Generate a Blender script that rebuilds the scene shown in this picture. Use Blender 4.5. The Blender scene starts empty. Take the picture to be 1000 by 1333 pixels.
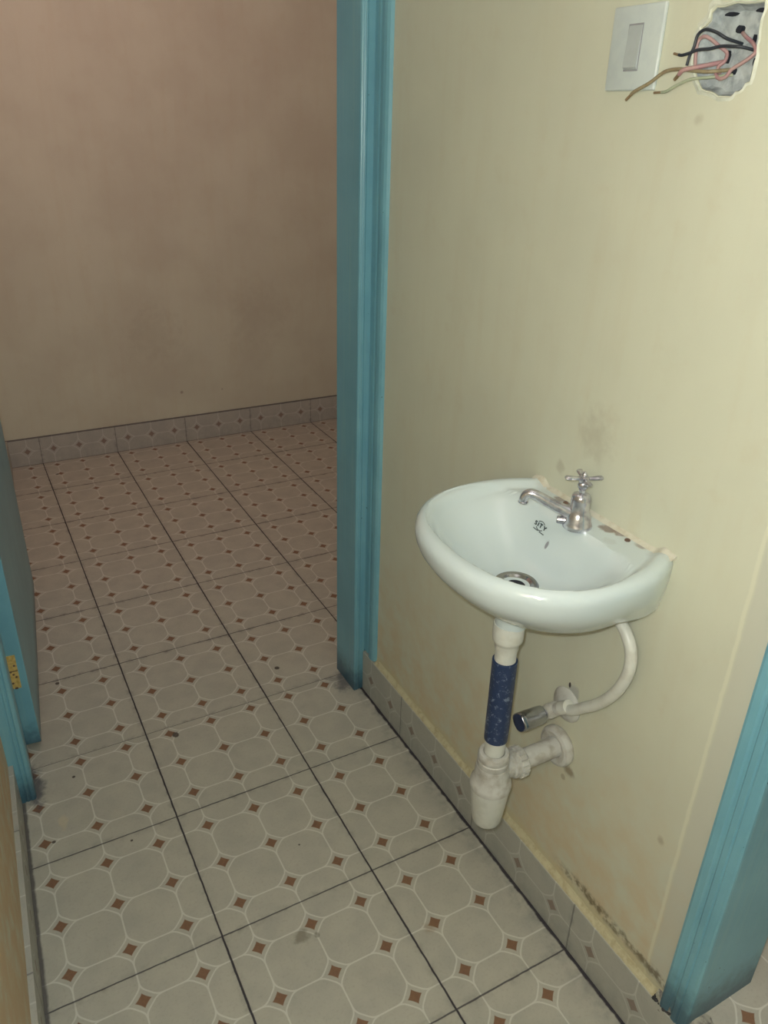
import bpy, bmesh, math, random
from mathutils import Vector, Matrix, noise
random.seed(4)
U = 0.31                      # one floor tile, metres; all coordinates below are in tiles
PI = math.pi
C = bpy.context.scene.collection

# ------------------------------------------------------------------ materials
class G:
    """small node-graph helper"""
    def __init__(s, name):
        s.m = bpy.data.materials.new(name); s.m.use_nodes = True
        s.t = s.m.node_tree; s.n = s.t.nodes; s.b = s.n['Principled BSDF']
    def L(s, a, b): s.t.links.new(a, b)
    def put(s, sock, v):
        if isinstance(v, bpy.types.NodeSocket): s.L(v, sock)
        else: sock.default_value = v
    def mt(s, op, a, b=0.0, c=0.0, clamp=False):
        n = s.n.new('ShaderNodeMath'); n.operation = op; n.use_clamp = clamp
        for i, v in enumerate((a, b, c)): s.put(n.inputs[i], v)
        return n.outputs[0]
    def add(s, a, b): return s.mt('ADD', a, b)
    def sub(s, a, b): return s.mt('SUBTRACT', a, b)
    def mul(s, a, b): return s.mt('MULTIPLY', a, b)
    def lt(s, a, b): return s.mt('LESS_THAN', a, b)
    def gt(s, a, b): return s.mt('GREATER_THAN', a, b)
    def ab(s, a): return s.mt('ABSOLUTE', a)
    def step(s, a, e0, e1):        # smooth 0..1
        n = s.n.new('ShaderNodeMapRange'); n.interpolation_type = 'SMOOTHSTEP'
        s.put(n.inputs[0], a); n.inputs[1].default_value = e0; n.inputs[2].default_value = e1
        if e0 > e1:
            n.inputs[1].default_value = e1; n.inputs[2].default_value = e0
            n.inputs[3].default_value = 1; n.inputs[4].default_value = 0
        return n.outputs[0]
    def mix(s, f, a, b):
        n = s.n.new('ShaderNodeMix'); n.data_type = 'RGBA'
        s.put(n.inputs[0], f)
        s.put(n.inputs[6], a if not isinstance(a, tuple) else (*a, 1)[:4]); s.put(n.inputs[7], b if not isinstance(b, tuple) else (*b, 1)[:4])
        return n.outputs[2]
    def xyz(s):                    # object coordinates in tiles
        tc = s.n.new('ShaderNodeTexCoord'); v = s.n.new('ShaderNodeVectorMath'); v.operation = 'SCALE'
        s.L(tc.outputs['Object'], v.inputs[0]); v.inputs['Scale'].default_value = 1 / U
        sp = s.n.new('ShaderNodeSeparateXYZ'); s.L(v.outputs[0], sp.inputs[0]); s.vec = v.outputs[0]
        return sp.outputs
    def noise(s, scale, detail=3, rough=.55, vec=None):
        n = s.n.new('ShaderNodeTexNoise'); n.inputs['Scale'].default_value = scale
        n.inputs['Detail'].default_value = detail; n.inputs['Roughness'].default_value = rough
        s.L(vec or s.vec, n.inputs['Vector']); return n.outputs['Fac']
    def comb(s, x, y, z):
        n = s.n.new('ShaderNodeCombineXYZ')
        for i, v in enumerate((x, y, z)): s.put(n.inputs[i], v)
        return n.outputs[0]
    def blob(s, c, r, soft=.5, squash=(1, 1, 1), wob=None):
        """soft spot round the point c (tiles)"""
        sp = s.sp
        d = 0.0
        for i in range(3):
            a = s.mul(s.sub(sp[i], c[i]), squash[i]); d = s.add(d, s.mul(a, a))
        d = s.mt('SQRT', d)
        if wob is not None: d = s.add(d, s.mul(s.sub(wob, .5), r * 1.6))
        return s.step(d, r, r * soft)
    def bump(s, h, strength, dist):
        n = s.n.new('ShaderNodeBump'); n.inputs['Strength'].default_value = strength; n.inputs['Distance'].default_value = dist
        s.put(n.inputs['Height'], h); s.L(n.outputs[0], s.b.inputs['Normal'])
    def out(s, col, rough=.5, metal=0.0, spec=.5):
        s.put(s.b.inputs['Base Color'], (*col, 1)[:4] if isinstance(col, tuple) else col)
        s.put(s.b.inputs['Roughness'], rough); s.put(s.b.inputs['Metallic'], metal)
        s.b.inputs['Specular IOR Level'].default_value = spec
        return s.m
def lin(r, g, b):
    return tuple(((c / 255 + .055) / 1.055) ** 2.4 if c > 10 else c / 255 / 12.92 for c in (r, g, b))

def pattern(g, u, v):
    """octagon-and-dot print: u, v in thirds of a tile, dots at .5,.5. returns dot, line masks"""
    a = g.ab(g.sub(g.mt('FRACT', u), .5)); b = g.ab(g.sub(g.mt('FRACT', v), .5))
    a = g.ab(g.sub(g.mt('FRACT', u), .5))
    dot = g.add(g.mt('POWER', g.mul(a, 1 / .134), .86), g.mt('POWER', g.mul(b, 1 / .134), .86))
    dot = g.step(dot, 1.10, .92)
    F = g.mt('SMOOTH_MIN', a, b, .05)
    F = g.mt('SMOOTH_MIN', F, g.mul(g.sub(g.add(a, b), .235), .707), .10)
    band = g.step(g.ab(F), .020, .007)
    return dot, g.mt('MAXIMUM', band, g.mul(g.lt(F, 0.0), .10))

def tile_mat(name, kind):
    g = G(name); sp = g.sp = g.xyz()
    n1 = g.noise(5, 4); n2 = g.noise(60, 3); n3 = g.noise(1.1, 3); nw = g.noise(14, 3)
    if kind == 'floor':
        x = sp[0]; y = g.add(sp[1], g.mul(g.gt(sp[1], 1.904), .096))
    elif kind == 'floor_right':
        x = g.add(sp[0], .42); y = g.add(sp[1], .41)
    elif kind == 'skirt_y':        # runs along y: u = y, v = z
        x = g.add(sp[1], .0); y = g.sub(sp[2], .02)
    else:                          # runs along x
        x = sp[0]; y = g.add(sp[2], -.03)
    dot, line = pattern(g, g.mul(x, 3), g.mul(y, 3))
    base = g.mix(g.step(n1, .3, .75), lin(190, 188, 176), lin(178, 177, 167))
    base = g.mix(g.mul(g.step(n2, .5, .75), .28), base, lin(158, 150, 138))
    base = g.mix(g.mul(line, .62), base, lin(226, 226, 218))
    dotc = g.mix(n2, lin(120, 92, 76), lin(148, 114, 88))
    base = g.mix(dot, base, dotc)
    # grout
    wob = g.mul(g.sub(nw, .5), .008)
    gx = g.ab(g.sub(g.mt('FRACT', g.add(g.add(x, wob), .5)), .5))
    gw = g.add(.0036, g.mul(g.step(n3, .35, .7), .0016))
    gm = g.step(g.sub(gx, gw), .0035, -.001)
    smear = g.mul(g.step(gx, .045, .0), g.step(nw, .42, .75))
    if kind.startswith('floor'):
        gy = g.ab(g.sub(g.mt('FRACT', g.add(g.add(y, wob), .5)), .5))
        gm = g.mt('MAXIMUM', gm, g.mul(g.step(g.sub(gy, gw), .0025, -.002), .85))
        smear = g.mt('MAXIMUM', smear, g.mul(g.step(gy, .05, .0), g.step(nw, .42, .75)))
    base = g.mix(g.mul(smear, g.add(.35, g.mul(g.gt(sp[1], 1.9), .2))), base, lin(92, 82, 82))
    if kind == 'floor':
        dirt = g.mul(g.mul(g.step(sp[0], 1.58, 1.80), g.step(nw, .3, .8)), g.lt(sp[1], 1.7))
        dirt = g.mt('MAXIMUM', g.mul(dirt, .5), g.mul(g.blob((1.68, 1.80, 0), .17, .25, wob=nw), .7))
        dirt = g.mt('MAXIMUM', dirt, g.mul(g.blob((-.84, 1.72, 0), .13, .3, (1.3, .5, 1), wob=nw), .8))
        base = g.mix(dirt, base, lin(74, 78, 88))
        # dirt stuck along the foot of the skirtings
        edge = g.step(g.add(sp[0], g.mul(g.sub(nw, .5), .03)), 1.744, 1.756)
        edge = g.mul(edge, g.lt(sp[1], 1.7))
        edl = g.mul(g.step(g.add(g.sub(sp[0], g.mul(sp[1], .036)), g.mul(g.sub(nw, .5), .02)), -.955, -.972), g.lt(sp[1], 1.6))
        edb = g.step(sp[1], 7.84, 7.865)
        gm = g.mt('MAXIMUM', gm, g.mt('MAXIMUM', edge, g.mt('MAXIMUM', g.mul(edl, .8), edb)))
        # small marks on the tiles
        base = g.mix(g.mul(g.blob((.41, -.22, 0), .062, .4, wob=nw), .5), base, lin(96, 84, 60))
        base = g.mix(g.mul(g.blob((.50, -.25, 0), .022, .5, wob=nw), .5), base, lin(96, 90, 74))
        base = g.mix(g.mul(g.blob((1.12, -.52, 0), .05, .3, wob=nw), .35), base, lin(150, 120, 84))
        for c, r in (((.21, 1.80, 0), .03), ((.66, .40, 0), .010), ((-.32, .94, 0), .009), ((-.52, 2.86, 0), .02), ((1.22, 2.23, 0), .024), ((.12, 7.4, 0), .03), ((-.57, 1.7, 0), .014), ((-.78, 1.16, 0), .012)):
            base = g.mix(g.mul(g.blob(c, r, .7, wob=nw), .85), base, lin(58, 46, 44))
        base = g.mix(g.mul(g.blob((-.70, 1.30, 0), .07, .3, (1.8, .7, 1), wob=nw), .4), base, lin(214, 200, 168))
    if kind.startswith('skirt'):
        base = g.mix(.30, base, lin(160, 168, 172))
        low = g.mul(g.step(sp[2], .34, .0), g.step(nw, .3, .7)); base = g.mix(g.mul(low, .18), base, lin(110, 110, 116))
        gm = g.mul(gm, .45)
    if kind == 'skirt_x': gm = g.mt('MAXIMUM', gm, g.mul(g.step(g.add(sp[2], g.mul(g.sub(nw, .5), .01)), .368, .376), .7))
    vg = g.noise(230, 2)
    base = g.mix(g.mul(g.gt(vg, .70), .35), base, lin(90, 80, 70))
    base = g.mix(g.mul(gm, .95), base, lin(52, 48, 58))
    g.bump(g.sub(g.mul(n2, .1), gm), .5, .0015)
    return g.out(base, g.add(.42, g.mul(gm, .4)), spec=.35)

def paint_wall(name, kind=''):
    g = G(name); sp = g.sp = g.xyz()
    n1 = g.noise(.9, 4); n2 = g.noise(7, 4); n3 = g.noise(40, 4); nw = g.noise(12, 4)
    st = g.comb(g.mul(sp[0], 6), g.mul(sp[1], 6), g.mul(sp[2], .7)); ns = g.noise(1.6, 4, vec=st)
    col = g.mix(g.step(n1, .3, .72), lin(212, 214, 196), lin(204, 206, 189))
    col = g.mix(g.mul(g.step(ns, .45, .75), .14), col, lin(200, 190, 164))
    col = g.mix(g.mul(g.step(n2, .55, .8), .16), col, lin(198, 186, 160))
    if kind == 'right':
        # warm ambient light painted into the colour low down, a mouldy streak above the skirting, plaster strip by the doorway
        low = g.mul(g.step(sp[2], 1.9, .3), g.step(n2, .25, .7)); col = g.mix(g.mul(low, .60), col, lin(208, 184, 146))
        pl = g.add(sp[1], g.mul(g.sub(n2, .5), .02))
        strip = g.mul(g.step(pl, -1.505, -1.525), .6); col = g.mix(strip, col, lin(196, 198, 188))
        col = g.mix(g.mul(g.step(g.ab(g.add(pl, 1.50)), .013, .004), .5), col, lin(226, 226, 206))
        band = g.mul(g.step(g.add(sp[2], g.mul(g.sub(nw, .5), .06)), .50, .44), .5); col = g.mix(band, col, lin(208, 200, 160))
        mz = g.ab(g.sub(sp[2], g.add(.50, g.mul(g.sub(nw, .5), .06))))
        mould = g.mul(g.step(mz, .05, .01), g.mul(g.step(sp[1], -.72, -.95), g.step(g.noise(22, 4), .36, .6)))
        col = g.mix(g.mul(mould, .75), col, lin(92, 78, 52))
        
        for c, r, s_, k in (((1.8, -1.02, 1.19), .06, .3, .0), ((1.8, -.76, 1.17), .05, .3, .65), ((1.8, -.72, 1.10), .022, .5, .4), ((1.8, -.56, 3.08), .16, .1, .22), ((1.8, -.36, 2.84), .05, .2, .25), ((1.8, -1.40, 1.30), .035, .3, .35), ((1.8, -.82, 4.38), .03, .3, .2)):
            if k: col = g.mix(g.mul(g.blob(c, r, s_, (0, 1, 1), wob=nw), k), col, lin(112, 88, 58))
        # chipped patch beside the valve rose
        col = g.mix(g.mul(g.blob((1.8, -.69, 1.66), .05, .6, (0, 1, .7), wob=nw), .8), col, lin(176, 178, 176))
        col = g.mix(g.blob((1.8, -.66, 1.70), .010, .7, (0, 1, .5)), col, lin(66, 60, 58))
    if kind == 'left':
        col = g.mix(g.mul(g.step(n2, .2, .6), .75), col, lin(206, 172, 130))
    if kind == 'back':
        col = g.mix(g.mul(g.step(n1, .4, .7), .12), col, lin(186, 160, 140))
        for c, r, k in (((2.0, 7.88, .75), .03, .5), ((2.6, 7.88, .72), .02, .5), ((1.7, 7.88, 1.6), .5, .10), ((3.2, 7.88, 1.7), .6, .07)):
            col = g.mix(g.mul(g.blob(c, r, .2, (1, 0, 1), wob=nw), k), col, lin(120, 96, 80))
    g.bump(g.add(g.mul(n2, .6), g.mul(n3, .25)), .25, .004)
    return g.out(col, .62, spec=.3)

def teal_mat(name, z0=0.0):
    g = G(name); sp = g.sp = g.xyz(); nw = g.noise(16, 4); n1 = g.noise(2, 3); n2 = g.noise(60, 3)
    st = g.comb(g.mul(sp[0], 20), g.mul(sp[1], 20), g.mul(sp[2], .8)); ns = g.noise(1.4, 3, vec=st)
    col = g.mix(g.step(n1, .3, .7), lin(126, 182, 200), lin(114, 170, 190))
    col = g.mix(g.mul(g.step(ns, .5, .7), .25), col, lin(150, 192, 196))
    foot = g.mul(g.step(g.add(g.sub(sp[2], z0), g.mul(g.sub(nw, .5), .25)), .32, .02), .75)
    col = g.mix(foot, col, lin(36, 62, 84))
    chip = g.gt(g.noise(26, 2), .765); col = g.mix(g.mul(chip, .8), col, lin(34, 50, 58))
    g.bump(g.add(ns, g.mul(n2, .1)), .25, .002)
    return g.out(col, .33, spec=.5)

def plain(name, a, b, rough=.5, metal=0.0, scale=18, lo=.4, hi=.7, bump=0.0, spec=.5):
    g = G(name); g.sp = g.xyz(); n = g.noise(scale, 4)
    if bump: g.bump(n, bump, .002)
    return g.out(g.mix(g.step(n, lo, hi), lin(*a), lin(*b)), rough, metal, spec)

SILLZ = .44
M = {}
M['floor'] = tile_mat('floor_tiles', 'floor'); M['floor_r'] = tile_mat('raised_floor_tiles', 'floor_right')
M['sky'] = tile_mat('skirting_tiles_y', 'skirt_y'); M['skx'] = tile_mat('skirting_tiles_x', 'skirt_x')
M['wall'] = paint_wall('cream_paint'); M['wall_r'] = paint_wall('cream_paint_worn_warm_light', 'right'); M['wall_l'] = paint_wall('cream_paint_orange', 'left'); M['wall_b'] = paint_wall('cream_paint_far', 'back')
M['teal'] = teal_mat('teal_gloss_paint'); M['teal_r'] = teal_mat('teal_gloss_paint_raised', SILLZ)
M['pad'] = plain('dirty_plaster', (176, 174, 160), (110, 108, 108), .85, scale=30, bump=.6)
M['ceil'] = plain('ceiling_paint', (214, 210, 196), (200, 196, 182), .8)
M['mortar'] = plain('painted_mortar', (204, 198, 166), (184, 174, 140), .75, scale=22, bump=.6)
M['plastic'] = plain('white_plastic', (214, 216, 210), (202, 202, 194), .35, scale=14)
M['old_plastic'] = plain('aged_white_plastic', (200, 200, 196), (172, 168, 160), .5, scale=16, bump=.15)
M['cup'] = plain('clean_white_plastic', (208, 210, 204), (198, 200, 194), .35)
M['chrome'] = plain('worn_chrome', (222, 222, 230), (170, 168, 182), .22, .9, scale=24)
M['chrome_s'] = plain('polished_chrome', (176, 178, 182), (150, 150, 156), .16, .95, scale=8)
M['dark'] = plain('dark_hollow', (30, 34, 48), (24, 26, 36), .7)
M['navy'] = plain('navy_end', (24, 44, 84), (18, 30, 58), .4)
M['switch'] = plain('switch_plastic', (204, 214, 214), (198, 208, 210), .3)
M['rocker'] = plain('switch_rocker', (182, 190, 192), (176, 184, 186), .3)
M['slot'] = plain('switch_gap', (150, 152, 160), (140, 142, 150), .6)
M['ink'] = plain('printed_ink', (34, 54, 58), (30, 46, 52), .5)
M['cement'] = plain('grey_cement', (188, 196, 198), (150, 158, 164), .85, scale=20, lo=.35, hi=.7, bump=.8)
M['plaster'] = plain('white_plaster', (222, 226, 214), (204, 208, 192), .8, scale=20, bump=.5)
M['seal'] = plain('old_sealant', (212, 210, 196), (196, 190, 172), .6, scale=26, bump=.5)
M['rust'] = plain('rust_mark', (116, 92, 78), (84, 64, 56), .7, scale=40)
M['brass'] = plain('chipped_yellow_hinge', (224, 196, 124), (196, 162, 88), .5, .0, scale=40)
M['wb'] = plain('black_wire', (50, 56, 66), (40, 44, 54), .45)
M['wp'] = plain('pink_wire', (180, 150, 148), (168, 124, 132), .45)
M['wn'] = plain('brown_wire', (150, 140, 112), (128, 112, 88), .5)
M['ww'] = plain('pale_wire', (176, 184, 160), (150, 160, 138), .5)
M['copper'] = plain('bare_wire_end', (146, 124, 96), (120, 96, 70), .5, .3)
M['grime'] = plain('dark_grime', (62, 62, 66), (46, 46, 52), .8, scale=50, bump=.5)

def sleeve_mat():
    g = G('navy_wrap_tape'); g.sp = g.xyz(); n = g.noise(38, 6, .75); n2 = g.noise(60, 3)
    col = g.mix(n2, lin(30, 48, 84), lin(40, 60, 98))
    col = g.mix(g.mul(g.step(n, .54, .64), .6), col, lin(150, 164, 186))
    g.bump(n, .2, .001); return g.out(col, .38)
M['sleeve'] = sleeve_mat()
def ceramic_mat():
    g = G('glazed_ceramic'); sp = g.sp = g.xyz(); nw = g.noise(30, 4)
    col = g.mix(g.noise(1.5, 3), lin(206, 220, 224), lin(212, 223, 226))
    for c, r, k in (((-.045, -.115, .47), .060, .8), ((-.030, -.165, .47), .045, .7), ((-.030, -.30, .47), .035, .6), ((-.04, .235, .47), .042, .7), ((-.035, .165, .47), .026, .75), ((-.12, -.205, .47), .05, .10)):
        col = g.mix(g.mul(g.blob(c, r, .45, (1.5, 1, 0), wob=nw), k), col, lin(128, 104, 94))
    col = g.mix(g.mul(g.step(sp[0], -.08, -.01), g.mul(g.step(nw, .35, .6), .3)), col, lin(190, 180, 160))
    g.b.inputs['Coat Weight'].default_value = .3; g.b.inputs['Coat Roughness'].default_value = .08
    return g.out(col, .16, spec=.5)
M['ceramic'] = ceramic_mat()

# ------------------------------------------------------------------ mesh helpers (tile units)
def obj(name, bm, m, parent=None, smooth=False, kind=None, **tags):
    org = Vector((0, 0, 0))
    if parent is not None: org = Vector(parent['org'])
    bmesh.ops.recalc_face_normals(bm, faces=bm.faces)
    for v in bm.verts: v.co = v.co * U - org
    for f in bm.faces: f.smooth = smooth
    me = bpy.data.meshes.new(name); bm.to_mesh(me); bm.free()
    me.materials.append(m if not isinstance(m, str) else M[m])
    o = bpy.data.objects.new(name, me); C.objects.link(o)
    if parent is not None: o.parent = parent; o['org'] = list(parent['org'])
    if kind: o['kind'] = kind
    for k, v in tags.items(): o[k] = v
    if smooth:
        try: me.set_sharp_from_angle(angle=math.radians(38))
        except Exception: pass
    return o
def thing(name, label, cat, loc, group=None):
    o = bpy.data.objects.new(name, None); C.objects.link(o); o.empty_display_size = .05
    o.location = Vector(loc) * U; o['org'] = [c * U for c in loc]
    o['label'] = label; o['category'] = cat
    if group: o['group'] = group
    return o
def mesh_thing(name, bm, m, label, cat, loc, group=None, **k):
    o = obj(name, bm, m, **k); 
    L = Vector(loc) * U
    for v in o.data.vertices: v.co -= L
    o.location = L; o['label'] = label; o['category'] = cat
    if group: o['group'] = group
    return o
# note: moved objects get object coordinates relative to their own origin; only structure uses absolute patterns
def add_box(bm, a, b, bev=0.0):
    vs = [bm.verts.new((x, y, z)) for x in (a[0], b[0]) for y in (a[1], b[1]) for z in (a[2], b[2])]
    fs = [bm.faces.new([vs[i] for i in q]) for q in ((0, 1, 3, 2), (4, 6, 7, 5), (0, 4, 5, 1), (2, 3, 7, 6), (0, 2, 6, 4), (1, 5, 7, 3))]
    if bev:
        es = set(e for f in fs for e in f.edges)
        bmesh.ops.bevel(bm, geom=list(es), offset=bev, segments=3, affect='EDGES', profile=.5)
def box(a, b, bev=0.0):
    bm = bmesh.new(); add_box(bm, a, b, bev); return bm
def prism(bm, pts, z0, z1):
    lo = [bm.verts.new((x, y, z0)) for x, y in pts]; hi = [bm.verts.new((x, y, z1)) for x, y in pts]
    n = len(pts)
    for i in range(n): bm.faces.new((lo[i], lo[(i + 1) % n], hi[(i + 1) % n], hi[i]))
    bm.faces.new(lo[::-1]); bm.faces.new(hi)
def basis(d):
    d = Vector(d).normalized(); a = Vector((0, 0, 1)) if abs(d.z) < .9 else Vector((0, 1, 0))
    u = d.cross(a).normalized(); return u, d.cross(u).normalized(), d
def lathe(bm, o, d, prof, n=40, cap=True):
    """prof: (radius, distance along d)"""
    u, v, w = basis(d); o = Vector(o); rings = []
    for r, h in prof:
        rings.append([bm.verts.new(o + w * h + (u * math.cos(2 * PI * k / n) + v * math.sin(2 * PI * k / n)) * max(r, 1e-4)) for k in range(n)])
    for A, B in zip(rings, rings[1:]):
        for k in range(n): bm.faces.new((A[k], A[(k + 1) % n], B[(k + 1) % n], B[k]))
    if cap: bm.faces.new(rings[0][::-1]); bm.faces.new(rings[-1])
def spline(pts, n=8, closed=False):
    P = [Vector(p) for p in pts]; out = []
    N = len(P); seg = N if closed else N - 1
    for i in range(seg):
        if closed: a, b, c, d = P[i - 1], P[i], P[(i + 1) % N], P[(i + 2) % N]
        else: a, b, c, d = P[max(i - 1, 0)], P[i], P[i + 1], P[min(i + 2, N - 1)]
        for k in range(n):
            t = k / n
            out.append(.5 * ((2 * b) + (c - a) * t + (2 * a - 5 * b + 4 * c - d) * t * t + (3 * b - a - 3 * c + d) * t ** 3))
    if not closed: out.append(P[-1].copy())
    return out
def tube(bm, pts, r, n=12, flat=None):
    P = [Vector(p) for p in pts]; rings = []; up = None
    for i, p in enumerate(P):
        t = (P[min(i + 1, len(P) - 1)] - P[max(i - 1, 0)]).normalized()
        if up is None: up = basis(t)[0]
        up = (up - t * up.dot(t)).normalized(); v = t.cross(up)
        rr = r(i / (len(P) - 1)) if callable(r) else r
        rings.append([bm.verts.new(p + (up * math.cos(2 * PI * k / n) + v * math.sin(2 * PI * k / n)) * rr) for k in range(n)])
    for A, B in zip(rings, rings[1:]):
        for k in range(n): bm.faces.new((A[k], A[(k + 1) % n], B[(k + 1) % n], B[k]))
    bm.faces.new(rings[0][::-1]); bm.faces.new(rings[-1])

# ------------------------------------------------------------------ setting
H = 8.8; YB = 7.888; XW = 1.80; SILL = .45
DY0, DY1 = -1.70, -4.40       # opening in the right wall
def S(name, bm, m, smooth=False): return obj(name, bm, m, kind='structure', smooth=smooth)
bm = bmesh.new()
add_box(bm, (-1.3, -7.2, -.3), (2.1, 2.0, 0)); S('floor', bm, 'floor')
bm = bmesh.new(); add_box(bm, (-1.3, 2.0, -.3), (6.6, 8.3, 0)); S('floor', bm, 'floor')
bm = bmesh.new(); prism(bm, [(1.80, DY1), (2.20, DY1), (2.20, -6.0), (6.2, -6.0), (6.2, .9), (2.20, .9), (2.20, DY0), (1.80, DY0)], -.28, SILL); S('floor', bm, 'floor_r')
S('ceiling', box((-1.4, -7.3, H), (6.7, 8.4, H + .3)), 'ceil')

# right wall with an irregular socket opening
hole = [(-.815, 4.722), (-.90, 4.728), (-1.005, 4.722), (-1.008, 4.639), (-1.015, 4.571), (-1.010, 4.496), (-.975, 4.468), (-.94, 4.452), (-.873, 4.463), (-.812, 4.478), (-.775, 4.525), (-.752, 4.582), (-.752, 4.639), (-.778, 4.67)]
def jag(loop, amp, k=3):
    out = []
    for i, p in enumerate(loop):
        q = loop[(i + 1) % len(loop)]
        for j in range(k):
            t = j / k; x = p[0] + (q[0] - p[0]) * t; y = p[1] + (q[1] - p[1]) * t
            a = 0 if j == 0 else amp
            out.append((x + random.uniform(-a, a), y + random.uniform(-a, a)))
    return out
hole = jag(hole, .006)
bm = bmesh.new()
yo0, yo1 = DY0, 1.70
o = [bm.verts.new((XW, y, z)) for y, z in ((yo0, 0), (yo1, 0), (yo1, H), (yo0, H))]
h = [bm.verts.new((XW, y, z)) for y, z in hole]
es = [bm.edges.new((L[i], L[(i + 1) % len(L)])) for L in (o, h) for i in range(len(L))]
bmesh.ops.triangle_fill(bm, edges=es, use_beauty=True)
D = XW + .40
ob = [bm.verts.new((D, v.co.y, v.co.z)) for v in o]; hb = [bm.verts.new((XW + .13, v.co.y, v.co.z)) for v in h]
for L, B in ((o, ob), (h, hb)):
    for i in range(len(L)): bm.faces.new((L[i], L[(i + 1) % len(L)], B[(i + 1) % len(L)], B[i]))
bm.faces.new(ob); bm.faces.new(hb)
S('wall_right', bm, 'wall_r')
bm = bmesh.new(); add_box(bm, (XW, -7.2, 0), (XW + .4, DY1, H)); add_box(bm, (XW, DY1, 6.9), (XW + .4, DY0, H)); S('wall_right', bm, 'wall')
# left wall, slightly out of square
LX = lambda y: -.985 + .036 * y
bm = bmesh.new(); prism(bm, [(LX(-7.2) - .03, -7.2), (LX(1.62) - .03, 1.62), (LX(1.62) - .4, 1.62), (LX(-7.2) - .4, -7.2)], 0, H); S('wall_left', bm, 'wall_l')
bm = bmesh.new()
add_box(bm, (-1.4, 1.64, 0), (-.985, 1.99, H)); add_box(bm, (1.81, 1.70, 0), (6.5, 1.99, H)); add_box(bm, (-.985, 1.70, 6.78), (1.81, 1.99, H)); S('wall_dividing', bm, 'wall')
S('wall_back', box((-1.4, YB, 0), (6.5, YB + .3, H)), 'wall_b')
bm = bmesh.new(); prism(bm, [(-.97, 1.99), (-.97, 2.4), (-.635, 4.3), (-.42, YB), (-.8, YB), (-1.3, 1.99)], 0, H); S('wall_left', bm, 'wall')
S('wall_right', box((6.2, 2.0, 0), (6.5, YB, H)), 'wall')
S('wall_front', box((-1.6, -7.5, 0), (2.2, -7.2, H)), 'wall')
bm = bmesh.new(); add_box(bm, (6.2, -6.2, 0), (6.4, 1.2, H)); add_box(bm, (2.2, .9, 0), (6.2, 1.2, H)); add_box(bm, (2.2, -6.2, 0), (6.2, -6.0, H)); S('wall_side', bm, 'wall_b')

# skirtings
S('baseboard_right', box((1.770, -7.2, 0), (XW, 1.655, .385), .004), 'sky')
bm = bmesh.new(); prism(bm, [(LX(-7.2), -7.2), (LX(1.60), 1.60), (LX(1.60) - .03, 1.60), (LX(-7.2) - .03, -7.2)], 0, .36); S('baseboard_left', bm, 'sky')
S('baseboard_back', box((-.43, YB - .03, 0), (6.2, YB, .385), .003), 'skx')
bm = bmesh.new(); prism(bm, [(-.60, 4.55), (-.39, YB - .03), (-.42, YB - .03), (-.64, 4.55)], 0, .385); S('baseboard_far', bm, 'sky')
# lumpy mortar on top of the near skirting
def fillet(y0, y1, xf, zt, depth, height, n=90, seed=0):
    bm = bmesh.new(); rows = []
    for i in range(n + 1):
        y = y0 + (y1 - y0) * i / n
        nz = noise.noise((y * 7, seed, 0)); n2 = noise.noise((y * 23, seed, 3))
        prof = [(xf + .004 + .004 * n2, zt - .003), (xf + depth * .35 + .004 * nz, zt + .012 + .006 * n2), (xf + depth * .8, zt + height * (.6 + .25 * nz)), (xf + depth * 1.12, zt + height * (1 + .5 * nz + .2 * n2)), (xf + depth * 1.4, zt + height * (1 + .5 * nz + .2 * n2)), (xf + depth * 1.4, zt - .003)]
        rows.append([bm.verts.new((x, y, z)) for x, z in prof])
    for A, B in zip(rows, rows[1:]):
        for k in range(len(A)): bm.faces.new((A[k], A[(k + 1) % len(A)], B[(k + 1) % len(A)], B[k]))
    bm.faces.new(rows[0]); bm.faces.new(rows[-1][::-1]); return bm
S('trim_4', fillet(DY0 + .02, 1.46, 1.770, .385, .03, .05), 'mortar')
# grimy broken edge where the raised floor meets the near skirting
bm = bmesh.new()
for i in range(60):
    y = -1.60 - .10 * random.random(); x = 1.772 + .04 * random.random(); r = .005 + .008 * random.random()
    lathe(bm, (x, y, .385 + .9 * (x - 1.765)), (random.uniform(-.3, .3), random.uniform(-.3, .3), 1), [(r * .3, -r * .6), (r, -r * .2), (r * .8, r * .5), (r * .2, r * .8)], 7)
S('trim_5', bm, 'grime')

# door frames -------------------------------------------------------
def post(bm, pts, z0, z1): prism(bm, pts, z0, z1)
def ridge(a, b, marks, dep, axis, sgn):
    """front line from a to b along an axis with grooves: returns 2-D points"""
    pts = []
    return pts
# doorway to the far room, right post: moulded front, plain reveal
f = 1.655
rp = [(1.690, 1.99), (1.690, 1.668), (1.694, f), (1.703, f - .004), (1.708, f + .004), (1.713, f), (1.719, f - .003), (1.725, f + .004), (1.730, f), (1.737, f + .004), (1.742, f + .006),
      (1.785, f + .006), (1.792, f + .014), (1.810, f + .014), (1.835, 1.70), (1.835, 1.99)]
bm = bmesh.new(); post(bm, rp, 0.0, 6.72); tr = S('trim_1', bm, 'teal')
st = [(1.800, 1.668), (1.786, 1.664), (1.783, 1.600), (1.788, 1.588), (1.788, 1.570), (1.780, 1.562), (1.768, 1.545), (1.764, 1.515), (1.768, 1.488), (1.780, 1.470), (1.800, 1.462)]
bm = bmesh.new(); post(bm, st, .40, 6.72); S('trim_1', bm, 'teal')
lp = [(-.830, 2.00), (-.830, 1.625), (-.838, 1.607), (-.850, 1.600), (-.862, 1.600), (-.866, 1.607), (-.872, 1.607), (-.876, 1.600), (-.890, 1.600), (-.894, 1.606), (-.900, 1.606), (-.905, 1.600), (-.960, 1.602), (-.966, 1.610), (-.985, 1.610), (-.99, 1.66), (-.975, 2.0)]
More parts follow.
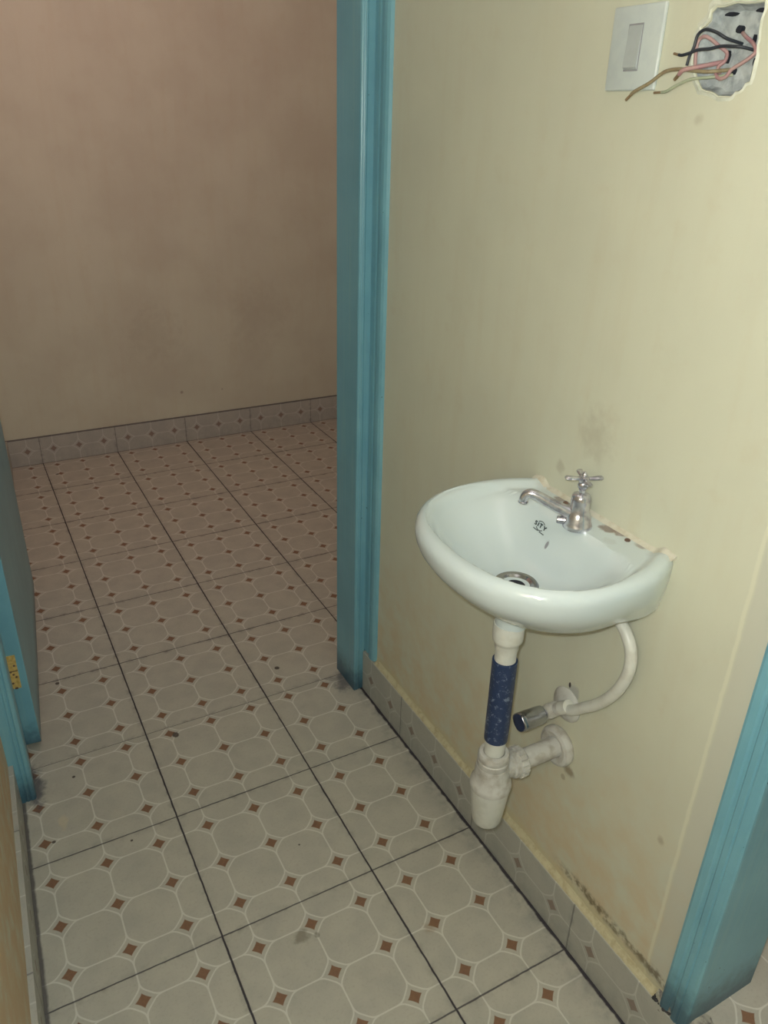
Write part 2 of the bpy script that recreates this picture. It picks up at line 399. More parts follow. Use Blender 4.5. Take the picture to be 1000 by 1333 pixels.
bm = bmesh.new(); post(bm, lp, 0.0, 6.72); S('trim_1', bm, 'teal')
bm = bmesh.new(); add_box(bm, (-.985, 1.61, 6.56), (1.80, 1.99, 6.78), .01); S('trim_1', bm, 'teal')
# doorway in the right wall: post standing on the raised floor
g0 = 1.770
xr = 2.24
qp = [(xr, -1.795), (1.790, -1.797), (1.779, -1.795), (g0, -1.788), (g0, -1.752), (g0 + .006, -1.747), (g0 + .006, -1.742), (g0, -1.737), (g0 + .001, -1.712), (g0 + .009, -1.704), (g0 + .009, -1.690), (g0 + .001, -1.682), (g0, -1.650), (g0 + .004, -1.638), (1.80, -1.632), (1.803, -1.690), (xr, -1.690)]
bm = bmesh.new(); post(bm, qp, SILL - .06, 6.72); S('trim_2', bm, 'teal_r')
bm = bmesh.new(); add_box(bm, (1.77, -4.40, SILL), (2.24, -4.29, 6.72), .008); add_box(bm, (1.77, -4.40, 6.72), (2.24, -1.632, 6.90), .008); S('trim_2', bm, 'teal')
# rough plaster pad under the post
bm = bmesh.new()
rows = []
for i in range(15):
    y = -1.60 - i * .022; rows.append([bm.verts.new((x + .012 * noise.noise((x * 20, y * 20, 1)), y, SILL + .014 * noise.noise((x * 9, y * 14, 5)) + zz)) for x, zz in ((1.776, -.10), (1.782, -.012), (1.80, .006), (1.84, .008), (1.90, .0), (1.97, -.02))])
for A, B in zip(rows, rows[1:]):
    for k in range(5): bm.faces.new((A[k], A[k + 1], B[k + 1], B[k]))
r0 = [v for v in rows[0]]
S('trim_6', bm, 'pad', True)

# open door leaf ------------------------------------------------------
ang = math.atan2(.225, 2.35)
R = Matrix.Rotation(-ang, 3, 'Z')
def leafbox(a, b, bev=0):
    bm = box(a, b, bev)
    for v in bm.verts: v.co = R @ v.co + Vector((-.729, 2.10, 0))
    return bm
door = thing('door_1', 'teal painted door leaf folded open into the far room', 'door', (-.729, 2.10, 0)); door['kind'] = 'structure'
del door['category']; del door['label']
LH = 6.5
obj('door_panel', leafbox((-.113, 0, .072), (0, 2.38, LH), .006), 'teal', door)
def hinge(z):
    bm = bmesh.new(); add_box(bm, (-.112, -.010, z), (-.048, .0, z + .285), .002)
    for v in bm.verts: v.co = R @ v.co + Vector((-.729, 2.10, 0))
    hg = obj('hinge', bm, 'brass', door, label='chipped yellow hinge plate')
    bm = bmesh.new()
    for k in range(5):
        lathe(bm, (-.118, -.012, z + .051 * k), (0, 0, 1), [(.012, .002), (.014, .006), (.014, .045), (.012, .049)], 12)
    for v in bm.verts: v.co = R @ v.co + Vector((-.729, 2.10, 0))
    obj('hinge_barrel', bm, 'brass', hg)
    bm = bmesh.new()
    for dx, dz in ((-.095, .05), (-.065, .10), (-.095, .15), (-.065, .20), (-.08, .125)):
        lathe(bm, (dx, -.010, z + dz), (0, -1, 0), [(.008, 0), (.008, .003), (.003, .004)], 10)
    add_box(bm, (-.112, -.012, z + .150), (-.048, -.009, z + .156)); add_box(bm, (-.09, -.012, z - .004), (-.07, -.009, z + .012))
    for v in bm.verts: v.co = R @ v.co + Vector((-.729, 2.10, 0))
    obj('hinge_screw', bm, 'rust', hg)
hinge(.61); hinge(5.6)

# ------------------------------------------------------------------ basin
BY = -.665                     # centre line along the wall
ctrl = [(0.0, .465), (-.10, .515), (-.22, .553), (-.38, .567), (-.54, .545), (-.68, .475), (-.79, .36), (-.865, .21), (-.893, 0.0)]
full = ctrl + [(x, -y) for x, y in ctrl[-2::-1]]
raw = [Vector((p.x, p.y)) for p in spline([(x, y, 0) for x, y in full], 14)]
def resample(P, n):
    d = [0]
    for a, b in zip(P, P[1:]): d.append(d[-1] + (b - a).length)
    out = []; j = 0
    for i in range(n + 1):
        s = d[-1] * i / n
        while j < len(d) - 2 and d[j + 1] < s: j += 1
        t = (s - d[j]) / (d[j + 1] - d[j]) if d[j + 1] > d[j] else 0
        out.append(P[j].lerp(P[j + 1], min(max(t, 0), 1)))
    return out
NF, NB = 96, 28
front = resample(raw, NF)      # from the +y wall corner round the front to the -y wall corner
backl = [Vector((0, -.465 + .93 * k / NB)) for k in range(1, NB)]
OUT = front + backl            # closed loop
inn = [(-.200, .12), (-.205, .25), (-.225, .36), (-.29, .435), (-.42, .465), (-.54, .445), (-.66, .37), (-.75, .235), (-.785, 0.0)]
inner = inn + [(x, -y) for x, y in inn[-2::-1]]
BOWL = [Vector((p.x, p.y)) for p in spline([(x, y, 0) for x, y in inner], 6, closed=True)]
def dseg(p, a, b):
    ab = b - a; t = max(0, min(1, (p - a).dot(ab) / max(ab.length_squared, 1e-9))); return (p - a - ab * t).length
def dpoly(p, P, closed): return min(dseg(p, P[i], P[(i + 1) % len(P)]) for i in range(len(P) - (0 if closed else 1)))
def inside(p, P):
    c = False
    for i in range(len(P)):
        a, b = P[i], P[i - 1]
        if (a.y > p.y) != (b.y > p.y) and p.x < (b.x - a.x) * (p.y - a.y) / (b.y - a.y) + a.x: c = not c
    return c
DR = Vector((-.455, 0.0))
FR = front[::3] + [front[-1]]; BW = BOWL[::2]
ZR, ZD, ZB = 2.728, 2.700, 2.455
RT = []
for k in range(181):
    a = -PI + 2 * PI * k / 180; d = Vector((math.cos(a), math.sin(a))); lo_, hi_ = 0.0, 1.5
    for _ in range(24):
        m = (lo_ + hi_) / 2
        if inside(DR + d * m, BOWL): lo_ = m
        else: hi_ = m
    RT.append(lo_)
def RB(a):
    f = (a + PI) / (2 * PI) * 180; i = min(int(f), 179); return RT[i] + (RT[i + 1] - RT[i]) * (f - i)
def sm(t): t = max(0, min(1, t)); return t * t * (3 - 2 * t)
def height(p):
    d = dpoly(p, FR, False)
    rim = ZR
    if d < .045: rim = ZR - .045 * (1 - math.sqrt(max(0, 1 - (1 - d / .045) ** 2)))
    fall = sm((d - .055) / .05)
    z = rim + (ZD - ZR) * fall
    q = p - DR; t = q.length / RB(math.atan2(q.y, q.x))
    if t < 1.12:
        e = (1 - t) * 9; soft = math.log(1 + math.exp(min(30, e * 1.6))) / 1.6 / 9      # smooth lip
        tt = 1 - min(1, soft); dep = (ZD - ZB) * (1 - tt ** (2.4 + 1.4 * sm(math.cos(math.atan2(q.y, q.x))))) 
        z = z - dep - .010 * max(0, 1 - q.length / .2)
    return z
basin = thing('wash_basin', 'small white ceramic wash basin fixed to the cream wall', 'sink', (XW, BY, 2.24))
bm = bmesh.new()
ts = [0.001] + [i / 40 for i in range(1, 31)] + [.75 + .25 * (i / 26) for i in range(1, 27)]
def W(p, z): return (XW + p.x, BY + p.y, z)
loops = []
for t in ts:
    L = []
    for q in OUT:
        p = DR.lerp(q, t); L.append(bm.verts.new(W(p, height(p))))
    loops.append(L)
# outer skin down to the collar
low = []
for q in OUT:
    x = q.x; y = q.y
    w_ = .93 - .15 * min(1, abs(x) / .3); low.append(Vector((x * .80, y * w_)))
def skin(k, z, mixc=0, r=.10):
    L = []
    for q, l in zip(OUT, low):
        p = q.lerp(l, k)
        if mixc:
            dv = (l - DR); c = DR + (dv.normalized() * r); p = l.lerp(c, mixc)
            if p.x > -.001: p.x = -.001 if mixc < .99 else p.x
        L.append(bm.verts.new(W(Vector((min(p.x, 0), p.y)), z)))
    loops.append(L)
for k, z in ((.0, 2.670), (.03, 2.640), (.12, 2.60), (.28, 2.56), (.50, 2.52), (.72, 2.485), (.90, 2.46), (1.0, 2.444)): skin(k, z)
for m_, z in ((.05, 2.436), (.15, 2.425), (.35, 2.405), (.6, 2.375), (.82, 2.345), (.95, 2.32), (.99, 2.30), (1.0, 2.235)): skin(1, z, m_, .076)
n = len(OUT)
for A, B in zip(loops, loops[1:]):
    for k in range(n): bm.faces.new((A[k], A[(k + 1) % n], B[(k + 1) % n], B[k]))
bm.faces.new(loops[0]); bm.faces.new(loops[-1])
obj('bowl', bm, 'ceramic', basin, smooth=True)
def surf(x, y, e=.002):        # point on the basin surface (x from wall, y from centre)
    return Vector((XW + x, BY + y, height(Vector((x, y))) + e))
# waste ring
dz = height(DR)
bm = bmesh.new(); lathe(bm, (XW + DR.x, BY, dz - .002), (0, 0, 1), [(.106, 0), (.106, .012), (.099, .019), (.088, .020), (.078, .014), (.062, .004), (.045, -.002)], 48)
dr = obj('drain_ring', bm, 'chrome_s', basin, smooth=True)
bm = bmesh.new(); lathe(bm, (XW + DR.x, BY, dz - .004), (0, 0, 1), [(.044, 0), (.044, .008)], 32)
obj('drain_hole', bm, 'dark', dr)
# overflow slot on the back slope of the bowl
def patch(fn, pts):
    vs = [bm.verts.new(fn(*p)) for p in pts]; return vs
ox, oy = -.243, .062
bm = bmesh.new()
N = 28; e1 = []; e2 = []; e3 = []
for k in range(N):
    a = 2 * PI * k / N
    for L, rx, ry, e in ((e1, .013, .017, .001), (e2, .011, .013, .004), (e3, .009, .009, .002)):
        L.append(bm.verts.new(surf(ox + rx * math.cos(a), oy + ry * math.sin(a), e)))
for A, B in ((e1, e2), (e2, e3)):
    for k in range(N): bm.faces.new((A[k], A[(k + 1) % N], B[(k + 1) % N], B[k]))
ovf = obj('overflow', bm, 'ceramic', basin, smooth=True)
bm = bmesh.new()
c = [bm.verts.new(surf(ox + .0088 * math.cos(2 * PI * k / N), oy + .0085 * math.sin(2 * PI * k / N), .0035)) for k in range(N)]
bm.faces.new(c); obj('overflow_hole', bm, 'slot', ovf)
# printed maker's mark
mk = bmesh.new(); MX, MY = -.219, .148
def stroke(p, q, w):
    a, b = Vector(p), Vector(q); d = b - a
    if d.length < 1e-6: return
    nrm = Vector((-d.y, d.x)).normalized() * w * .68; k = 5
    L = []; Rr = []
    for i in range(k + 1):
        m = a.lerp(b, i / k)
        for s_, T in ((1, L), (-1, Rr)):
            r = m + nrm * s_; T.append(mk.verts.new(surf(MX + r.y * .30, MY - r.x * .9, .007)))
    for i in range(k): mk.faces.new((L[i], L[i + 1], Rr[i + 1], Rr[i]))
def poly(P, w):
    for a, b in zip(P, P[1:]): stroke(a, b, w)
s = .0165
poly([(-.031, .010), (-.037, .014), (-.044, .010), (-.043, .004), (-.033, -.003), (-.031, -.010), (-.038, -.014), (-.045, -.010)], .0058)   # S
poly([(-.018, .015), (-.018, -.014)], .0058)                                                    # I
poly([(-.008, .015), (.014, .015)], .0058); poly([(.003, .015), (.003, -.014)], .0058)           # T
poly([(.024, .016), (.034, .001)], .0058); poly([(.045, .016), (.034, .001), (.034, -.014)], .0058)  # Y
for a0, a1 in ((38, 142), (218, 322)):
    poly([(.030 * math.cos(math.radians(a)), .034 * math.sin(math.radians(a))) for a in range(a0, a1 + 1, 13)], .004)
for k in range(9):
    x = -.040 + k * .0098
    if k != 4: poly([(x, -.043), (x + .004, -.037), (x + .007, -.044)], .0035)
obj('maker_mark', mk, 'ink', basin)
# sealant along the wall
bm = bmesh.new(); rows = []
for i in range(71):
    y = -.475 + .95 * i / 70; a = noise.noise((y * 9, 4, 0)); b = noise.noise((y * 25, 9, 0))
    hz = height(Vector((-.01, max(-.45, min(.45, y)))))
    rows.append([bm.verts.new((XW + x, BY + y, hz + z)) for x, z in ((-.030 - .010 * a, -.004), (-.022 - .008 * a, .003 + .001 * b), (-.010, .007 + .002 * b), (-.001, .014 + .004 * a), (.002, -.004))])
for A, B in zip(rows, rows[1:]):
    for k in range(5): bm.faces.new((A[k], A[(k + 1) % 5], B[(k + 1) % 5], B[k]))
bm.faces.new(rows[0]); bm.faces.new(rows[-1][::-1])
obj('sealant', bm, 'seal', basin, smooth=True)
for y in (.185, -.235):
    bm = bmesh.new(); lathe(bm, surf(-.045, y, -.004), (0, 0, 1), [(.013, 0), (.013, .009), (.009, .012)], 14); obj('fixing_screw', bm, 'rust', basin)

# ------------------------------------------------------------------ tap
TX, TY = XW - .155, BY - .025
tz = ZD
tap = thing('pillar_tap', 'chrome pillar tap with cross handle on the basin ledge', 'tap', (TX, TY, tz))
T0 = Vector((TX, TY, tz))
bm = bmesh.new(); lathe(bm, T0, (0, 0, 1), [(.066, -.004), (.068, .006), (.066, .016), (.060, .030), (.058, .050), (.050, .068), (.044, .080), (.044, .130), (.043, .150), (.038, .160), (.026, .166), (.020, .170)], 40)
obj('body', bm, 'chrome', tap, smooth=True)
bm = bmesh.new(); lathe(bm, T0, (0, 0, 1), [(.016, .165), (.016, .185), (.022, .192), (.025, .205), (.021, .218), (.016, .225)], 8)
obj('spindle', bm, 'chrome', tap, smooth=True)
sd = Vector((-math.cos(math.radians(40)), math.sin(math.radians(40)), 0))
def sp_(a, z): return T0 + sd * a + Vector((0, 0, z))
bm = bmesh.new()
pts = spline([sp_(.03, .060), sp_(.08, .078), sp_(.14, .104), sp_(.19, .128), sp_(.222, .138), sp_(.245, .130), sp_(.255, .106), sp_(.256, .090)], 6)
tube(bm, pts, lambda t: .029 - .009 * min(1, t * 1.4) + (.003 if t > .93 else 0), 20)
spt = obj('spout', bm, 'chrome', tap, smooth=True)
bm = bmesh.new(); lathe(bm, sp_(.256, .0895), (0, 0, -1), [(.016, 0), (.016, .002)], 20); obj('spout_mouth', bm, 'dark', spt)
bm = bmesh.new(); lathe(bm, sp_(.03, .022), sd, [(.022, 0), (.020, .045), (.018, .062)], 18); lug = obj('lug', bm, 'chrome', tap, smooth=True)
bm = bmesh.new(); lathe(bm, sp_(.092, .022), sd, [(.017, 0), (.014, .002)], 18); obj('lug_end', bm, 'dark', lug)
# cross handle: hub and four tapered arms, one mesh
hz = .238
bm = bmesh.new(); lathe(bm, T0, (0, 0, 1), [(.020, hz - .018), (.024, hz - .008), (.024, hz + .008), (.016, hz + .014)], 20)
for k in range(4):
    a = math.radians(-26 + 90 * k); d = Vector((math.cos(a), math.sin(a), 0)); sv = Vector((-d.y, d.x, 0)); rings = []
    for r_, w_, h_, z_ in ((.012, .010, .009, 0), (.035, .011, .009, .001), (.060, .015, .010, .003), (.078, .016, .010, .004), (.086, .010, .006, .004)):
        c = T0 + d * r_ + Vector((0, 0, hz + z_))
        rings.append([bm.verts.new(c + sv * w_ * math.cos(2 * PI * j / 10) + Vector((0, 0, h_ * math.sin(2 * PI * j / 10)))) for j in range(10)])
    for A, B in zip(rings, rings[1:]):
        for j in range(10): bm.faces.new((A[j], A[(j + 1) % 10], B[(j + 1) % 10], B[j]))
    bm.faces.new(rings[0]); bm.faces.new(rings[-1])
hd = obj('cross_handle', bm, 'chrome', tap, smooth=True)
bm = bmesh.new(); lathe(bm, T0, (0, 0, 1), [(.012, hz + .013), (.013, hz + .020), (.009, hz + .028), (.004, hz + .034)], 14); obj('handle_screw', bm, 'chrome', hd, smooth=True)

# ------------------------------------------------------------------ waste pipe and trap
PX, PY = XW - .465, BY
pipe = thing('waste_pipe', 'upright white waste pipe wrapped in navy tape under the basin', 'pipe', (PX, PY, 1.42))
A = lambda z: (PX, PY, z)
bm = bmesh.new(); lathe(bm, A(0), (0, 0, 1), [(.055, 2.085), (.058, 2.10), (.058, 2.128), (.066, 2.140), (.073, 2.150), (.075, 2.165), (.075, 2.232), (.072, 2.240)], 40); obj('coupling_nut', bm, 'plastic', pipe, smooth=True)
bm = bmesh.new(); lathe(bm, A(0), (0, 0, 1), [(.053, 1.44), (.053, 2.11)], 36); obj('tube', bm, 'plastic', pipe, smooth=True)
bm = bmesh.new(); lathe(bm, A(0), (0, 0, 1), [(.0535, 1.53), (.061, 1.531), (.0615, 1.60), (.061, 1.8), (.062, 2.028), (.0535, 2.030)], 36); obj('tape_wrap', bm, 'sleeve', pipe, smooth=True)
trap = thing('bottle_trap', 'aged white plastic bottle trap at the foot of the waste pipe', 'trap', (PX, PY, .94))
bm = bmesh.new(); lathe(bm, A(0), (0, 0, 1), [(.096, 1.195), (.108, 1.205), (.111, 1.225), (.108, 1.245), (.098, 1.262), (.092, 1.30), (.088, 1.345), (.086, 1.360)], 44)
obj('body', bm, 'old_plastic', trap, smooth=True)
bm = bmesh.new(); lathe(bm, A(0), (0, 0, 1), [(.060, 1.350), (.080, 1.352), (.084, 1.360), (.084, 1.392), (.080, 1.397), (.082, 1.402), (.082, 1.428), (.076, 1.440), (.056, 1.442), (.054, 1.40)], 40, cap=False)
obj('inlet_nut', bm, 'old_plastic', trap, smooth=True)
bm = bmesh.new(); prof = [(.02, .945), (.060, .947), (.072, .955), (.079, .972), (.090, 1.06), (.099, 1.15), (.103, 1.185), (.102, 1.198), (.09, 1.20)]
lathe(bm, A(0), (0, 0, 1), prof, 44); obj('cup', bm, 'cup', trap, smooth=True, label='clean white trap cup')
oz = 1.295
bm = bmesh.new(); lathe(bm, (PX + .06, PY, oz), (1, 0, 0), [(.062, 0), (.062, .05), (.070, .058), (.070, .066)], 36); obj('outlet_stub', bm, 'old_plastic', trap, smooth=True)
bm = bmesh.new()
lathe(bm, (PX + .118, PY, oz), (1, 0, 0), [(.068, 0), (.076, .004), (.076, .030), (.082, .036), (.082, .072), (.070, .082), (.056, .084)], 36)
for k in range(16):
    a = 2 * PI * k / 16; c = Vector((PX + .148, PY + .080 * math.cos(a), oz + .080 * math.sin(a)))
    add_box(bm, (c.x, c.y - .005, c.z - .005), (c.x + .042, c.y + .005, c.z + .005))
obj('outlet_nut', bm, 'old_plastic', trap, smooth=True)
bm = bmesh.new(); lathe(bm, (PX + .19, PY, oz), (1, 0, 0), [(.056, 0), (.056, .275)], 32); obj('outlet_pipe', bm, 'old_plastic', trap, smooth=True)
bm = bmesh.new(); lathe(bm, (XW, PY, oz), (-1, 0, 0), [(.108, .001), (.116, .012), (.118, .034), (.110, .050), (.092, .058), (.080, .054), (.066, .044), (.056, .044)], 44); obj('wall_flange', bm, 'old_plastic', trap, smooth=True)

# ------------------------------------------------------------------ angle valve and hose
VZ = 1.575
valve = thing('angle_valve', 'chrome handled angle valve on the wall above the trap outlet', 'valve', (XW, BY, VZ))
V = lambda d: (XW - d, BY, VZ)
bm = bmesh.new(); lathe(bm, V(0), (-1, 0, 0), [(.100, .001), (.100, .008), (.090, .020), (.060, .034), (.040, .040), (.03, .040)], 40); obj('wall_rose', bm, 'old_plastic', valve, smooth=True)
bm = bmesh.new(); lathe(bm, V(.03), (-1, 0, 0), [(.030, 0), (.030, .035), (.040, .045), (.042, .10), (.036, .115), (.034, .150)], 28); obj('body', bm, 'old_plastic', valve, smooth=True)
bm = bmesh.new(); lathe(bm, V(.155), (-1, 0, 0), [(.030, 0), (.038, .004), (.040, .014), (.030, .020)], 24)
vn = obj('bonnet', bm, 'chrome', valve, smooth=True)
bm = bmesh.new(); rings = []
prof = [(.040, .175), (.049, .180), (.052, .200), (.054, .29), (.054, .318), (.050, .324)]
for r, h in prof:
    L = []
    for k in range(40):
        a = 2 * PI * k / 40; m = 1 + .06 * math.cos(4 * a)
        L.append(bm.verts.new((XW - h, BY + r * m * math.cos(a), VZ + r * m * math.sin(a))))
    rings.append(L)
for a_, b_ in zip(rings, rings[1:]):
    for k in range(40): bm.faces.new((a_[k], a_[(k + 1) % 40], b_[(k + 1) % 40], b_[k]))
bm.faces.new(rings[0]); bm.faces.new(rings[-1]); vh = obj('handle', bm, 'chrome_s', valve, smooth=True)
bm = bmesh.new(); lathe(bm, V(.3245), (-1, 0, 0), [(.047, 0), (.046, .002), (.02, .002)], 36); obj('handle_cap', bm, 'navy', vh)
od = Vector((0, -.72, .69)).normalized(); vo = Vector(V(.10))
bm = bmesh.new(); lathe(bm, vo, od, [(.030, .02), (.030, .05), (.036, .052), (.036, .085), (.028, .092)], 20); obj('outlet_nut', bm, 'old_plastic', valve, smooth=True)
hose = thing('supply_hose', 'white flexible hose looping from the valve up behind the basin', 'hose', (XW - .1, BY - .09, VZ + .05))
hp = [vo + od * .088, (1.70, -.80, 1.675), (1.70, -.87, 1.745), (1.70, -.964, 1.845), (1.70, -1.043, 1.965), (1.70, -1.088, 2.082), (1.70, -1.098, 2.18), (1.705, -1.07, 2.26), (1.71, -1.005, 2.32), (1.71, -.95, 2.345)]
bm = bmesh.new(); sp0 = spline(hp, 10); tube(bm, sp0, .0285, 18); obj('tube', bm, 'plastic', hose, smooth=True)
bm = bmesh.new(); tube(bm, [vo + od * .084, vo + od * .10, vo + od * .15, vo + od * .152], lambda t: .036 if t < .9 else .03, 18); obj('end_ferrule', bm, 'plastic', hose, smooth=True)

# ------------------------------------------------------------------ switch and open socket
sw = thing('light_switch', 'white light switch with one tall narrow rocker', 'switch', (XW, -.46, 4.48))
bm = bmesh.new(); add_box(bm, (XW - .018, -.596, 4.475), (XW, -.330, 4.760), .007); obj('plate', bm, 'switch', sw, smooth=True)
bm = bmesh.new(); add_box(bm, (XW - .0195, -.500, 4.541), (XW - .017, -.424, 4.699)); obj('rocker_surround', bm, 'slot', sw)
bm = bmesh.new(); vs = [(XW - .019, 4.546), (XW - .030, 4.554), (XW - .021, 4.690), (XW - .019, 4.694)]
lo = [bm.verts.new((x, -.496, z)) for x, z in vs]; hi = [bm.verts.new((x, -.428, z)) for x, z in vs]
for i in range(4): bm.faces.new((lo[i], lo[(i + 1) % 4], hi[(i + 1) % 4], hi[i]))
bm.faces.new(lo); bm.faces.new(hi); obj('rocker', bm, 'rocker', sw)

sk = thing('open_socket_recess', 'broken open socket recess lined with grey cement', 'socket recess', (XW, -.89, 4.45))
cy = sum(p[0] for p in hole) / len(hole); cz = sum(p[1] for p in hole) / len(hole)
bm = bmesh.new(); rr = []
for k, (sc, x) in enumerate(((.985, XW + .002), (.95, XW + .022), (.88, XW + .040), (.5, XW + .048), (.0, XW + .050))):
    rr.append([bm.verts.new((x + .010 * noise.noise((y * 14, z * 14, k)), cy + (y - cy) * sc, cz + (z - cz) * sc)) for y, z in hole] if sc else [bm.verts.new((x, cy, cz))])
nh = len(hole)
for a_, b_ in zip(rr[:-1], rr[1:-1]):
    for k in range(nh): bm.faces.new((a_[k], a_[(k + 1) % nh], b_[(k + 1) % nh], b_[k]))
for k in range(nh): bm.faces.new((rr[3][k], rr[3][(k + 1) % nh], rr[4][0]))
obj('cement_lining', bm, 'cement', sk)
bm = bmesh.new(); a_ = []; b_ = []; c_ = []
for i, (y, z) in enumerate(hole):
    w = 1.10 + .08 * noise.noise((y * 12, z * 12, 2)) + (.07 if (y > -.83) else 0)
    a_.append(bm.verts.new((XW - .001, cy + (y - cy) * w, cz + (z - cz) * w)))
    b_.append(bm.verts.new((XW - .005 - .003 * noise.noise((y * 30, z * 30, 8)), cy + (y - cy) * (.35 * w + .65), cz + (z - cz) * (.35 * w + .65))))
    c_.append(bm.verts.new((XW + .010, cy + (y - cy) * .985, cz + (z - cz) * .985)))
for A_, B_ in ((a_, b_), (b_, c_)):
    for k in range(nh): bm.faces.new((A_[k], A_[(k + 1) % nh], B_[(k + 1) % nh], B_[k]))
obj('plaster_edge', bm, 'plaster', sk, smooth=True)
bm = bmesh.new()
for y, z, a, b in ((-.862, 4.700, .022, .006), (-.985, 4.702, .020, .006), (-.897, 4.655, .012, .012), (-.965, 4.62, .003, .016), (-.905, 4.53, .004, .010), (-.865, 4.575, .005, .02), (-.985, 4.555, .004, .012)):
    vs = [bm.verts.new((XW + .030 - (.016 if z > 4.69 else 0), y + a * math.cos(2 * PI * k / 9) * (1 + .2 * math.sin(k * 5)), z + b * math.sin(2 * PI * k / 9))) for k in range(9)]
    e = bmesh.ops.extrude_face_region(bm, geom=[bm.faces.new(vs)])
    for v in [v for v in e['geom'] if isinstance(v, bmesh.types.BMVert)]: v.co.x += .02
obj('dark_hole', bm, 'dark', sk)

def wire(name, label, pts, m, r, ends=None):
    P = spline(pts, 8); base = P[0]
    bm = bmesh.new(); tube(bm, P, r, 10)
    t = thing(name, label, 'wire', tuple(base), 'wires hanging out of the socket recess'); obj('insulation', bm, m, t, smooth=True)
    if ends:
        d = (P[0] - P[2]).normalized(); bm = bmesh.new(); tube(bm, [P[0] - d * .004, P[0] + d * .012, P[0] + d * ends, P[0] + d * (ends + .01)], r * .8, 8)
        obj('bare_end', bm, 'copper', t, smooth=True)
X1 = XW - .05
wire('electrical_wire', 'black wire arching up and over the recess to a free lower end', [(X1, -.771, 4.548), (X1, -.776, 4.577), (X1, -.789, 4.603), (X1, -.796, 4.638), (X1, -.818, 4.652), (X1, -.841, 4.652), (X1 + .01, -.871, 4.642), (X1 + .03, -.898, 4.625), (XW + .045, -.912, 4.612)], 'wb', .0052)
wire('electrical_wire', 'black wire running level across the recess, bare end over the wall', [(X1 - .01, -.735, 4.582), (X1 - .01, -.751, 4.580), (X1 - .01, -.783, 4.585), (X1 - .01, -.819, 4.593), (X1, -.86, 4.595), (X1 + .01, -.895, 4.601), (X1 + .02, -.931, 4.6), (X1 + .04, -.967, 4.596), (XW + .045, -.992, 4.584)], 'wb', .0052, .014)
wire('electrical_wire', 'pink wire bent in a small hoop at the left of the recess', [(XW - .02, -.785, 4.535), (XW - .02, -.776, 4.58), (XW - .02, -.774, 4.612), (XW - .02, -.783, 4.631), (XW - .02, -.805, 4.636), (XW - .01, -.827, 4.625), (XW + .0, -.85, 4.608), (XW + .02, -.874, 4.587), (XW + .01, -.883, 4.562), (XW, -.867, 4.543), (XW + .02, -.862, 4.525)], 'wp', .0062)
wire('electrical_wire', 'pink wire in a wide loop low in the right of the recess', [(XW + .01, -.869, 4.535), (XW - .01, -.871, 4.52), (XW - .015, -.895, 4.506), (XW - .015, -.921, 4.512), (XW - .01, -.937, 4.534), (XW, -.971, 4.555), (XW + .01, -1.000, 4.580), (XW + .02, -.978, 4.607), (XW + .03, -.933, 4.631), (XW + .05, -.895, 4.649)], 'wp', .0062)
wire('electrical_wire', 'longest brown wire reaching left below the light switch', [(X1 - .03, -.550, 4.459), (X1 - .03, -.568, 4.47), (X1 - .02, -.627, 4.497), (X1 - .01, -.682, 4.531), (X1, -.741, 4.538), (X1 + .01, -.785, 4.533), (X1 + .02, -.852, 4.528), (XW + .03, -.897, 4.535)], 'wn', .0062, .022)
wire('electrical_wire', 'pale wire hanging lowest out of the recess with stubby bare end', [(X1, -.672, 4.466), (X1, -.697, 4.469), (X1, -.744, 4.489), (X1, -.80, 4.505), (X1 + .02, -.86, 4.510), (XW + .03, -.909, 4.519)], 'ww', .0052, .026)
wire('electrical_wire', 'short pinkish wire stub with bare end beside the longest brown wire', [(X1, -.742, 4.522), (X1 - .005, -.760, 4.533), (X1, -.78, 4.538), (X1 + .02, -.82, 4.545), (XW + .03, -.86, 4.56)], 'wp', .0075, .02)

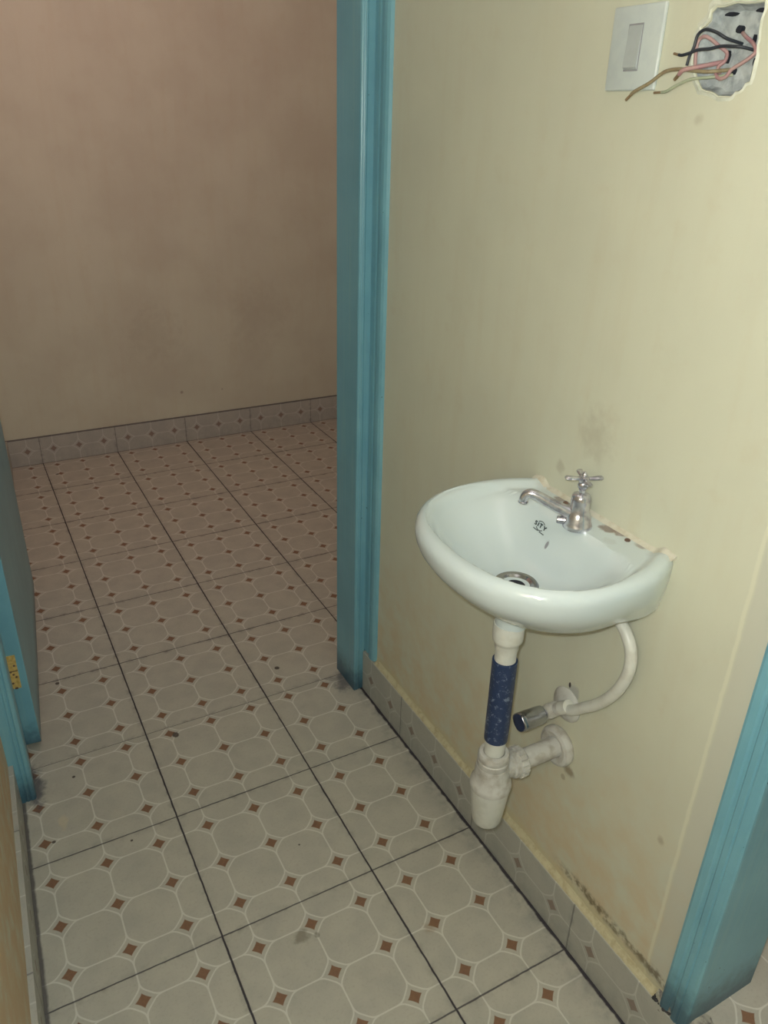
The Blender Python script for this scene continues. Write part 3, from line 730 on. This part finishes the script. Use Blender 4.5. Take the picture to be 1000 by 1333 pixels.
# ------------------------------------------------------------------ camera
f_px = 1020.135; pitch, roll, yaw = .46371, .02969, .50847; cam_t = Vector((-.69685, -3.06259, 4.34808))
fw = Vector((math.sin(yaw) * math.cos(pitch), math.cos(yaw) * math.cos(pitch), -math.sin(pitch)))
r0 = Vector((math.cos(yaw), -math.sin(yaw), 0)); u0 = r0.cross(fw)
c, s = math.cos(roll), math.sin(roll)
rt = r0 * c + u0 * s; up = -r0 * s + u0 * c
cd = bpy.data.cameras.new('camera'); cam = bpy.data.objects.new('camera', cd); C.objects.link(cam)
cam.matrix_world = Matrix(((rt.x, up.x, -fw.x, cam_t.x * U), (rt.y, up.y, -fw.y, cam_t.y * U), (rt.z, up.z, -fw.z, cam_t.z * U), (0, 0, 0, 1)))
cd.sensor_fit = 'HORIZONTAL'; cd.sensor_width = 36; cd.lens = f_px * 36 / 1000; cd.clip_start = .02
bpy.context.scene.camera = cam

# ------------------------------------------------------------------ light
def lamp(name, kind, loc, power, col, size=.1, rot=None, sy=None, spread=None):
    l = bpy.data.lights.new(name, kind); l.energy = power; l.color = col
    if kind == 'AREA':
        l.size = size
        if sy: l.shape = 'RECTANGLE'; l.size_y = sy
    else: l.shadow_soft_size = size
    o = bpy.data.objects.new(name, l); C.objects.link(o); o.location = Vector(loc) * U
    if rot: o.rotation_euler = rot
    return o
fl = cam_t + up * .07 - rt * .05
lamp('phone_flash', 'POINT', fl, 21.0, (.945, 1.0, .96), .006)
lamp('near_room_ceiling_lamp', 'AREA', (.6, -2.6, H - .1), 6.5, (1.0, .91, .88), 1.5)
lamp('far_room_lamp', 'AREA', (.5, 2.25, 6.95), 9.5, (1.0, .61, .56), .5, rot=(math.radians(80), 0, 0))
lamp('side_room_ambient_fill', 'AREA', (4.0, -2.6, H - .1), 4.0, (1.0, .80, .82), .5)  # unseen light added as ambience for the side room
w = bpy.data.worlds.new('world'); bpy.context.scene.world = w; w.use_nodes = True
w.node_tree.nodes['Background'].inputs[0].default_value = (.5, .55, .7, 1); w.node_tree.nodes['Background'].inputs[1].default_value = .05
sc = bpy.context.scene
sc.view_settings.view_transform = 'Standard'; sc.view_settings.look = 'None'; sc.view_settings.gamma = 1; sc.view_settings.use_curve_mapping = False
sc.view_settings.exposure = 0.08
for o in list(bpy.data.objects):
    if 'org' in o: del o['org']
